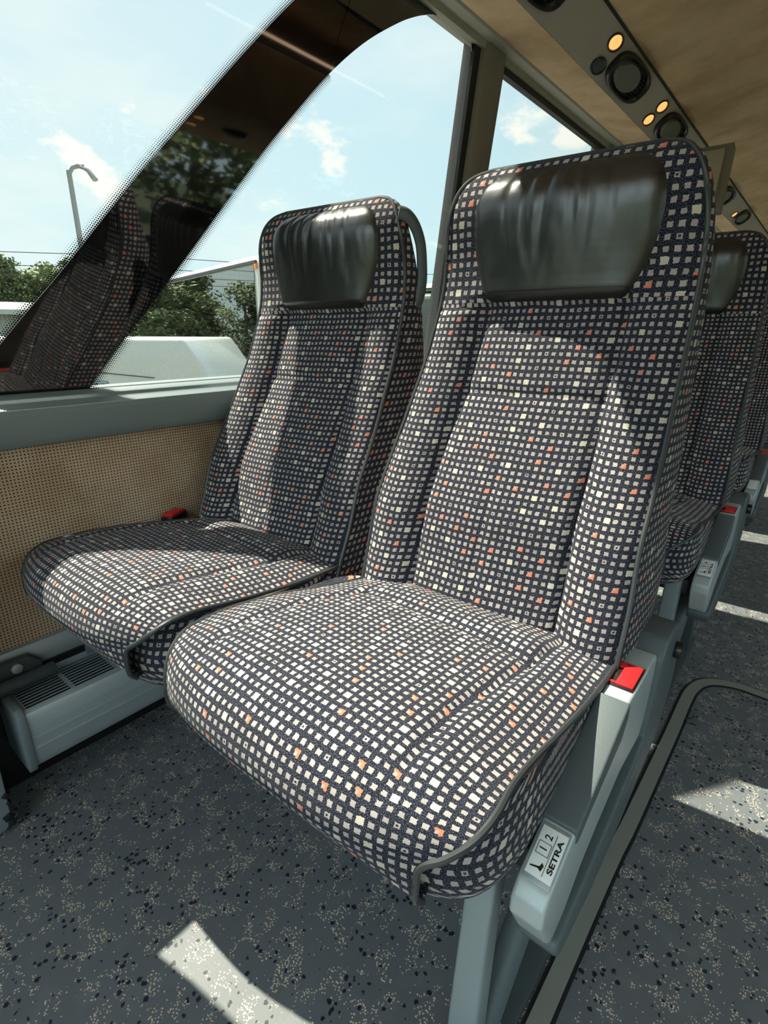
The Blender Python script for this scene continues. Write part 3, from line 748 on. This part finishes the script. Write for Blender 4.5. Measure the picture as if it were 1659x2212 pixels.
def seat_label(root, a, c):
    """number plate on the sloping front of the side console"""
    P0 = Vector((-.1185 - XC, .4015, -.4905 + H)); dr = Vector((0, .92, .445)).normalized(); du = Vector((-1, 0, 0)); n = dr.cross(du)
    def quad(b, cx, cy, w, h, t0=0.0, t1=.0004):
        vs = [P0 + dr * (cx + sx_ * w / 2) + du * (cy + sy_ * h / 2) + n * t for t in (t0, t1) for sx_, sy_ in ((-1, -1), (1, -1), (1, 1), (-1, 1))]
        b.add(vs, [(0, 3, 2, 1), (4, 5, 6, 7), (0, 1, 5, 4), (1, 2, 6, 5), (2, 3, 7, 6), (3, 0, 4, 7)])
    b = MB(); quad(b, 0, 0, .0560, .0285, -.002, .0012); f = b.build('plate_recess', M['alu'], root, bevel=.0008)
    b = MB(); quad(b, .001, 0, .0480, .0262, .0, .0018); pl = b.build('number_plate', M['label'], root, bevel=.0003); pl['label'] = 'white seat number plate with black lettering'
    off = n * .0020
    A = lambda x, y: tuple(P0 + dr * x + du * y + off)
    text_mesh('SETRA', .0072, 'lettering', pl, M['ink'], A(.0015, -.0085), dr, du, xs=1.62, bold=.00022)
    text_mesh(c, .0105, 'lettering', pl, M['ink'], A(.0155, .0035), dr, du, bold=.00012)
    text_mesh(a, .0105, 'lettering', pl, M['ink'], A(.0035, .0045), dr, du, bold=.00012)
    b = MB(); quad(b, .0005, -.0032, .041, .0005, .0018, .0021)
    for s_ in (-1, 1): quad(b, .0035, .0045 + s_ * .0062, .0120, .0005, .0018, .0021); quad(b, .0035 + s_ * .0060, .0045, .0005, .0124, .0018, .0021)
    b.build('plate_lines', M['ink'], pl, smooth=False)
    b = MB()
    q = lambda x, y: P0 + dr * x + du * y + n * .0021
    b.add([q(-.0165, .0105), q(-.0150, .0105), q(-.0128, .0020), q(-.0145, .0010)], [(0, 1, 2, 3)])
    b.add([q(-.0150, .0030), q(-.0085, .0005), q(-.0110, -.0018), q(-.0165, -.0005)], [(0, 1, 2, 3)])
    b.build('pointer_mark', M['ink'], pl, smooth=False, fix=False)

# ---- aisle seat: side console, buckle, leg
aisle = base_seat()
sil = [(.722, -.418), (.583, -.416), (.430, -.478), (.374, -.503), (.362, -.517), (.360, -.535), (.388, -.588), (.400, -.594), (.430, -.588), (.475, -.562), (.52, -.548), (.60, -.530), (.69, -.538), (.725, -.50)]
side = prism_bev(sil, -.1365, -.1015, M['silver'], 'side_console', aisle, .0045, 4)
prism_bev([(.583, -.4115), (.430, -.4735), (.432, -.493), (.494, -.474), (.567, -.455), (.584, -.432)], -.1375, -.0995, M['darkgrey'], 'lid', side, .003, 3)
bk = MB(); bk.box((-.1195 - XC, .640, -.4175 + H), (.030, .062, .004)); bko = bk.build('buckle', M['black'], side, bevel=.001)
bk = MB(); bk.box((-.1165 - XC, .640, -.4150 + H), (.021, .052, .005)); bk.box((-.1295 - XC, .661, -.4150 + H), (.010, .012, .005)); bk.box((-.1295 - XC, .617, -.4155 + H), (.010, .004, .004))
bk.build('buckle_button', M['red'], side, bevel=.0012)['label'] = 'red release button'
prism_bev([(.396, -.590), (.392, -.600), (.402, -.618), (.50, -.632), (.62, -.626), (.80, -.60), (.855, -.54), (.862, -.46), (.84, -.420), (.795, -.404), (.745, -.404), (.722, -.425), (.70, -.54), (.60, -.560), (.48, -.580)], -.139, -.0935, M['darkgrey'], 'side_shell', aisle, .005, 3)
kb = MB(); kb.tube([(-.095 - XC, .812, -.452 + H), (-.083 - XC, .812, -.452 + H)], .013, 16); kb.build('recline_knob', M['black'], aisle, bevel=.002)
seat_label(aisle, '1', '2')
# leg: wide front post plus raking brace meeting it near the floor
lg = MB()
rows = []
for z, yc, xl_, xr_ in ((-.505, .372, -.188, -.155), (-.60, .366, -.190, -.157), (-.75, .362, -.196, -.159), (-.88, .360, -.200, -.160)):
    rows.append([(xl_ - XC, yc, z + H), (xr_ - XC, yc, z + H), (xr_ - XC, yc + .030, z + H), (xl_ - XC, yc + .030, z + H)])
lg.grid(rows, closed=True); lg.f.append((0, 1, 2, 3)); lg.f.append((12, 15, 14, 13))
leg = lg.build('leg', M['leg'], aisle, bevel=.005, seg=3)
b = MB(); b.tube([(-.165 - XC, .70, -.53 + H), (-.165 - XC, .55, -.66 + H), (-.167 - XC, .44, -.77 + H), (-.172 - XC, .380, -.868 + H)], .015, 12, flat=(1.2, 1.0)); b.build('leg_brace', M['darkgrey'], aisle)
b = MB(); b.box2((-.20 - XC, .36, FZ), (-.145 - XC, .80, FZ + .012)); b.build('foot_plate', M['shell'], aisle, bevel=.003)
b = MB(); b.box2((-.20 - XC, .70, FZ), (-.15 - XC, .74, .345)); b.build('leg', M['shell'], aisle, bevel=.004)
b = MB(); b.cyl((-.172 - XC, .43, FZ + .012), (-.172 - XC, .43, FZ + .035), .011, 6); b.cyl((-.172 - XC, .43, FZ + .010), (-.172 - XC, .43, FZ + .016), .017, 16); b.build('bolt', M['alu'], aisle, bevel=.001)
b = MB(); b.box2((-.72 - XC, .44, .300), (-.15 - XC, .48, .336)); b.box2((-.72 - XC, .66, .300), (-.15 - XC, .70, .336)); b.build('cross_tube', M['shell'], aisle, bevel=.004)

# ---- window seat: wall buckle, belt anchor, grab handle
window = base_seat()
b = MB(); b.tube(smooth_tab([(.178, .872, .212 + H), (.189, .884, .207 + H), (.196, .900, .190 + H), (.200, .912, .163 + H), (.201, .917, .130 + H), (.201, .918, .095 + H), (.197, .912, .060 + H), (.185, .905, .04 + H)], 4), .0115, 12, flat=(1.1, .75), up=(1, 0, 0)); b.build('grab_handle', M['darkgrey'], window)
b = MB(); b.box((-.245, .585, -.402 + H), (.030, .060, .022), Matrix.Rotation(.45, 3, 'Z')); bb = b.build('buckle', M['black'], window, bevel=.004)
b = MB(); b.box((-.243, .583, -.389 + H), (.025, .050, .008), Matrix.Rotation(.45, 3, 'Z')); b.build('buckle_button', M['red'], bb, bevel=.002)['label'] = 'red release button'
b = MB(); b.prism([(.345, .485), (.352, .505), (.358, .506), (.40, .488), (.40, .480)], -.248, -.238); b.build('belt_tongue', M['alu'], window, bevel=.001)
b = MB(); b.box2((-.23, .44, .300), (.13, .48, .336)); b.box2((-.23, .66, .300), (.13, .70, .336)); b.build('cross_tube', M['shell'], window, bevel=.004)
b = MB(); b.box2((-.23, .42, .14), (-.20, .72, .336)); b.build('wall_bracket', M['shell'], window, bevel=.004)

PITCH = 0.868
aisle.location = (XC, 0, 0); window.location = (XC - .5, 0, 0)
tag(aisle, 'aisle seat in the front row with checked cloth, black headrest and plate numbered 1 2', 'seat', 'aisle-side coach seats')
tag(window, 'window-side front row seat with a grab handle behind its black headrest', 'seat', 'window-side coach seats')
protoA, protoW = aisle, window
labsA = ['aisle seat directly behind the front one, its side plate numbered 5 6', 'aisle seat third from the front, its console in shade by the aisle', 'aisle seat fourth from the front, mostly hidden by the third']
for r_ in (1, 2, 3):
    c = copy_tree(protoA, None, skip=('plate_recess', 'number_plate') if r_ == 1 else ())
    c.location = (XC, PITCH * r_, 0); c['label'] = labsA[r_ - 1]
    if r_ == 1: seat_label(c, '5', '6')
    if r_ >= 2:
        for ch in [x for x in bpy.data.objects if x.parent == c and x.name.split('.')[0] in ('number_plate',)]:
            for g in [x for x in bpy.data.objects if x.parent == ch]: bpy.data.objects.remove(g)
c = copy_tree(protoW, None); c.location = (XC - .5, PITCH, 0); c['label'] = 'window-side seat in the second row, directly behind the front window-side seat'

# ================================================================== OVERHEAD FITTINGS
dv = (PS1 - PS0).normalized(); nv = Vector((dv.z, 0, -dv.x))      # nv points down and towards the aisle
if nv.z > 0: nv = -nv
def psu_pt(s, y, h=0.0): return PS0 + dv * s + Vector((0, y, 0)) + nv * h
PWID = (PS1 - PS0).length
def oval(b, s0, yc, rs, ry, h0, h1, n=28, e=1.0, rot=0.0, taper=1.0):
    rings = []
    for h, k in ((h0, 1.0), (h1, taper)):
        ring = []
        for i in range(n):
            a = 2 * PI * i / n; c, s = math.cos(a), math.sin(a)
            u = math.copysign(abs(c) ** e, c) * rs * k; v_ = math.copysign(abs(s) ** e, s) * ry * k
            ring.append(psu_pt(s0 + u * math.cos(rot) - v_ * math.sin(rot), yc + u * math.sin(rot) + v_ * math.cos(rot), h))
        rings.append(ring)
    o = len(b.v); b.grid(rings, closed=True); b.f.append(tuple(o + i for i in range(n))); b.f.append(tuple(o + n + i for i in range(n))[::-1])
def annulus(b, s0, yc, rs, ry, ws, h0, h1, n=36, e=1.0):
    rings = []
    for k, h in ((1.0, h0), (1.0, h1 * .7), (.96, h1), (1 - ws * .7, h1), (1 - ws, h1 * .6), (1 - ws, h0)):
        ring = []
        for i in range(n):
            a = 2 * PI * i / n; c, s = math.cos(a), math.sin(a)
            ring.append(psu_pt(s0 + math.copysign(abs(c) ** e, c) * rs * k, yc + math.copysign(abs(s) ** e, s) * ry * k, h))
        rings.append(ring)
    b.grid(rings, closed=True)
def air_vent(yc, s0=None):
    s0 = s0 or PWID * .52
    t_ = empty('air_vent', psu_pt(s0, yc))
    b = MB(); annulus(b, s0, yc, .056, .165, .20, 0, .016, e=.72); o = b.build('bezel', M['black'], t_); loc(o, t_)
    b = MB(); oval(b, s0, yc, .047, .140, -.002, .002, e=.75)
    for k in range(7): 
        p = psu_pt(s0 - .030 + k * .010, yc + .095, .006); b.box(p, (.002, .05, .010), Matrix.Rotation(-.6, 3, 'Y'))
    o = b.build('louvre', M['rubber'], t_); loc(o, t_)
    b = MB(); oval(b, s0 - .001, yc - .030, .040, .098, .002, .018, n=40, taper=.94); o = b.build('dial', M['dial'], t_); loc(o, t_)
    return t_
def lamp(yc, s0, on=True, ry=.036):
    t_ = empty('reading_lamp', psu_pt(s0, yc))
    b = MB(); annulus(b, s0, yc, .0250, ry + .010, .20, 0, .004); o = b.build('bezel', M['black'], t_); loc(o, t_)
    b = MB(); oval(b, s0, yc, .0205, ry, -.001, .0025, taper=.85); o = b.build('lens' if on else 'cover', M['lamp_on'] if on else M['shell'], t_); loc(o, t_)
    return t_
vy = [1.50, 2.26, 2.90, 3.6, 4.40, 5.25]
def fit(s, y, u0): return s
v1 = air_vent(vy[1]); tag(v1, 'round air vent with grey dial, nearest whole one on the overhead console', 'air vent', 'overhead air vents')
v2 = air_vent(vy[2]); tag(v2, 'air vent with grey dial half hidden above the front aisle headrest', 'air vent', 'overhead air vents')
v0 = air_vent(vy[0]); tag(v0, 'air vent cut off by the top edge of the photo', 'air vent', 'overhead air vents')
v3 = air_vent(vy[4]); tag(v3, 'air vent on the console just behind the fold-down monitor', 'air vent', 'overhead air vents')
v4 = air_vent(vy[5]); tag(v4, 'farthest air vent, over the second aisle headrest', 'air vent', 'overhead air vents')
g = 'overhead reading lamps'
tag(lamp(2.03, PWID * .74), 'lit oval amber lamp beside the nearest whole air vent', 'lamp', g)
tag(lamp(2.05, PWID * .24, False), 'unlit dark oval lamp beside the nearest whole air vent', 'lamp', g)
tag(lamp(2.65, PWID * .70), 'small lit amber lamp near the rack edge, before the half hidden vent', 'lamp', g)
tag(lamp(2.65, PWID * .28), 'small lit amber lamp near the window cloth, before the half hidden vent', 'lamp', g)
tag(lamp(5.02, PWID * .35), 'tiny far lit amber lamp between the two vents behind the monitor', 'lamp', g)
tag(lamp(4.2, PWID * .62, False), 'tiny unlit dark lamp in front of the vent behind the monitor', 'lamp', g)
# monitor folded down from the console
mt = empty('monitor', (-0.62, 3.0, 1.60)); tag(mt, 'pale grey fold-down monitor hanging from the overhead console', 'monitor')
MR = Matrix.Rotation(math.radians(-14), 3, 'X')
def mbox(name, c, d, mat, bev, par=mt):
    b = MB(); b.box((0, 0, 0), d); o = b.build(name, mat, par, bevel=bev)
    o.matrix_basis = Matrix.Translation(MR @ Vector(c)) @ MR.to_4x4(); return o
mbox('housing', (-.065, .020, -.08), (.36, .060, .275), M['screenframe'], .004)
mbox('back_cover', (-.072, -.016, -.086), (.318, .016, .240), M['screen'], .006)
b = MB(); b.box2((-.12, .01, .045), (-.04, .04, .085)); b.build('hinge', M['shell'], mt, bevel=.003)

# small bolt on the floor behind the strip
b = MB(); b.tube([(0, 0, .003), (.012, .004, .006), (.022, .002, .004)], [.006, .008, .005], 10); o = b.build('floor_latch', M['shell']); o.location = (-.092, 1.26, FZ)
tag(o, 'small dark latch lying against the metal floor strip', 'latch')

# ================================================================== OUTSIDE
GZ = -1.55
b = MB(); b.box2((-160, -160, GZ - .2), (160, 160, GZ)); struct(b.build('ground', M['grass'], smooth=False))
b = MB(); b.box2((-27, -5, GZ - .05), (6, 45, GZ + .01)); struct(b.build('pavement', M['asphalt'], smooth=False))
def oriented(o, P, ang): o.location = P; o.rotation_euler = (0, 0, ang)
def coach(name, P, ang, length, label, top=2.03, belt=(-0.45, 1.84), nwin=4, amber=True):
    r = empty(name, (0, 0, 0)); w = 2.5; hgt = top - GZ
    b = MB(); prof = [(0, .35), (0, hgt - .18), (.06, hgt - .06), (.22, hgt), (w - .22, hgt), (w - .06, hgt - .06), (w, hgt - .18), (w, .35)]
    b.prism([(y, z) for y, z in prof], 0, -length); b.build('body', M['white'], r, bevel=.04, seg=3)
    z0, z1 = belt[0] - GZ, belt[1] - GZ
    for k in range(nwin):
        a = -.12 - k * (length - .3) / nwin; c = a - (length - .3) / nwin + .018
        b = MB(); b.box2((a, -.015, z0), (c, .05, z1)); b.build('window_pane', M['busglass'], r, smooth=False)
    b = MB(); b.box2((-.05, -.02, z1 + .03), (-length + .05, .02, z1 + .07)); b.build('roof_rail', M['shell'], r)
    for wx in (-2.2, -length + 3.0, -length + 1.7):
        b = MB(); b.cyl((wx, -.02, .5), (wx, .3, .5), .5, 28); b.build('wheel', M['rubber'], r, bevel=.03)
    if amber:
        b = MB(); b.box2((-.01, -.03, z1 - .05), (-.07, .0, z1 + .02)); b.build('marker_lamp', M['amber'], r)
    oriented(r, P, ang); tag(r, label, 'coach'); return r
coach('parked_coach', (-6.86, 5.47, GZ), math.atan2(-.72, 3.27), 12.0, 'parked white coach with dark mirror windows seen beside the window-side headrest')
coach('parked_coach', (-2.6, 10.9, GZ), math.atan2(-.45, 6.0), 9.0, 'white coach roof and glass seen between the two front headrests', amber=False)
# white van close by
vn = empty('white_van', (0, 0, 0)); tag(vn, 'plain white high-roof van parked right outside, below the printed glass band', 'van')
b = MB(); L_ = 4.6
b.prism([(0, .3), (-.04, 1.30), (-.42, 2.08), (-.62, 2.385), (-L_, 2.40), (-L_ - .05, .3)], 0, 1.9, axis=1); b.build('body', M['white'], vn, bevel=.05, seg=3)
b = MB(); b.box2((-1.45, -.012, 1.72), (-1.78, .01, 1.95)); b.build('side_window', M['busglass'], vn, bevel=.02)
b = MB(); b.box2((-1.98, -.012, 1.90), (-2.04, .01, 1.98)); b.build('fuel_flap', M['shell'], vn, bevel=.01)
b = MB(); b.tube([(-.95, -.004, 1.98), (-2.4, -.004, 2.12)], .005, 6); b.build('body_crease', M['shell'], vn)
for wx in (-.9, -3.7):
    b = MB(); b.cyl((wx, -.02, .36), (wx, .25, .36), .36, 24); b.build('wheel', M['rubber'], vn, bevel=.03)
oriented(vn, (-4.80, 3.54, GZ), math.radians(39))
# long low building
bd = empty('warehouse', (0, 0, 0)); tag(bd, 'long low pale metal building far off at the left edge', 'building')
b = MB(); n = 160
top_ = [(0 + 18 * i / n, .05 * (i % 2)) for i in range(n + 1)]
rows = [[(x, y, z) for x, y in top_] for z in (0, 3.5)]; b.grid(rows); b.build('metal_wall', M['metalwall'], bd, smooth=False, fix=False)
b = MB(); b.prism([(-.5, 3.45), (-.5, 3.72), (6, 4.4), (12.5, 3.72), (12.5, 3.45)], -.4, 18.4); b.build('roof', M['white'], bd, smooth=False)
b = MB(); b.box2((0, .3, 0), (18, 12, 3.45)); b.build('core_wall', M['metalwall'], bd, smooth=False)
oriented(bd, (-38.5, 7.5, GZ), math.radians(73))
# lamp post
lp = empty('lamp_post', (0, 0, 0)); tag(lp, 'tall grey street lamp post standing beyond the window', 'lamp post')
b = MB(); b.tube([(0, 0, 0), (0, 0, 8.05)], [.13, .085], 14); b.build('pole', M['pole'], lp)
b = MB(); b.tube([(0, 0, 7.95), (.12, .10, 8.14), (.28, .24, 8.20), (.42, .35, 8.16)], [.07, .07, .08, .09], 10); b.build('arm', M['pole'], lp)
b = MB(); b.tube([(.36, .30, 8.18), (.56, .46, 8.04), (.70, .58, 7.76)], [.08, .13, .15], 12, flat=(1.2, .6)); b.build('lamp_head', M['pole'], lp)
lp.location = (-25 * math.sin(math.radians(66.49)), 25 * math.cos(math.radians(66.49)), GZ)
# overhead wires
wire_labels = ['thin black power line, highest of those crossing the sky', 'thin black power line crossing just above the far treetops', 'thin black power line, lowest and sagging over the trees']
for k, (e0, e1) in enumerate(((6.75, 8.6), (5.75, 7.3), (5.05, 6.2))):
    pts = []
    for i in range(25):
        az = math.radians(100 - i * 3.2); d = 42 / max(.35, math.cos(az - math.radians(66))); e = math.radians(e0 + (0.2 * math.cos(i * .5)))
        pts.append((-d * math.sin(az), d * math.cos(az), H + 42 * math.tan(e) - .25 * math.sin(PI * i / 24)))
    b = MB(); b.tube(pts, .022, 6); o = b.build('power_line', M['black']); tag(o, wire_labels[k], 'cable', 'power lines')
# trees
def tree_proto(seed, h, pine):
    rnd = random.Random(seed)
    root = empty('pine_tree' if pine else 'leafy_tree', (0, 0, 0))
    b = MB(); b.tube([(0, 0, 0), (.1, .05, h * .5), (.0, .1, h * .95)], [.22, .15, .04], 8); b.build('trunk', M['bark'], root)
    b = MB()
    nclump = 80
    for c_ in range(nclump):
        t_ = rnd.random() ** .8; z = h * ((.12 if pine else .04) + (.86 if pine else .93) * t_)
        R_ = (1.9 * (1 - t_) ** .6 + .35) * (.55 + .5 * rnd.random()) if pine else 2.3 * math.sqrt(max(.05, 1 - (2 * t_ - 1) ** 2)) * (.6 + .4 * rnd.random())
        a = rnd.random() * 2 * PI; cx_, cy_ = R_ * .8 * math.cos(a), R_ * .8 * math.sin(a); cr = .45 + .5 * rnd.random()
        for l_ in range(34):
            d = Vector((rnd.gauss(0, 1), rnd.gauss(0, 1), rnd.gauss(0, .7))); d = d.normalized() * cr * rnd.random() ** .4
            p = Vector((cx_, cy_, z)) + d; s_ = .10 + .13 * rnd.random()
            u = Vector((rnd.gauss(0, 1), rnd.gauss(0, 1), rnd.gauss(0, 1))).normalized(); w = u.orthogonal().normalized()
            b.add([p - u * s_, p + w * s_ * .6, p + u * s_, p - w * s_ * .6], [(0, 1, 2, 3)])
    b.build('crown', M['leafA'], root, smooth=False, fix=False)
    return root
protos = [tree_proto(1, 11.0, True), tree_proto(2, 9.5, True), tree_proto(3, 10.2, False)]
used = [False] * 3
rnd = random.Random(11)
spots = []
az = 92.0
while az > 30:
    far = az > 62
    for lay in range(2 if far else 1):
        spots.append((az + rnd.uniform(-.4, .4), (64 if far else 76) + lay * 8 + rnd.uniform(-3, 3), 1))
    az -= 1.0 if far else 1.7
tl = {0: 'tall narrow pine in the distant tree line beyond the windows', 1: 'shorter pine in the distant tree line beyond the windows', 2: 'rounder leafy tree in the distant tree line beyond the windows'}
for (a, d, s_) in spots:
    k = rnd.randrange(3)
    o = protos[k] if not used[k] else copy_tree(protos[k]); used[k] = True
    A = math.radians(a); o.location = (-d * math.sin(A), d * math.cos(A), GZ)
    s_ = rnd.uniform(.80, .98) * (.92 if a > 60 else .88); o.scale = (s_ * 1.35, s_ * 1.35, s_); o.rotation_euler = (0, 0, rnd.uniform(0, 6))
    tag(o, tl[k], 'tree', ['tall pines of the tree line', 'shorter pines of the tree line', 'leafy trees of the tree line'][k])
# the same woods on the other side of the coach, which the glass mirrors
for i in range(46):
    k = rnd.choice((1, 2, 2)); o = copy_tree(protos[k]); A = math.radians(-260 + i * 5.4 + rnd.uniform(-2, 2)); d = rnd.uniform(24, 40)
    o.location = (-d * math.sin(A), d * math.cos(A), GZ); s_ = rnd.uniform(.8, 1.1); o.scale = (s_ * 1.7, s_ * 1.7, s_); o.rotation_euler = (0, 0, rnd.uniform(0, 6))
    tag(o, 'tree of the dark woods mirrored in the glossy black glass band', 'tree', 'mirrored woods')
for i in range(13):
    o = copy_tree(protos[2]); A = math.radians(79 + i * 2.1); d = rnd.uniform(27, 31)
    o.location = (-d * math.sin(A), d * math.cos(A), GZ); s_ = rnd.uniform(.40, .56); o.scale = (s_ * 1.5, s_ * 1.5, s_); o.rotation_euler = (0, 0, rnd.uniform(0, 6))
    tag(o, 'small bushy tree mirrored in the dark windows of the parked coach', 'tree', 'trees mirrored in the coach windows')
bpy.context.view_layer.update()
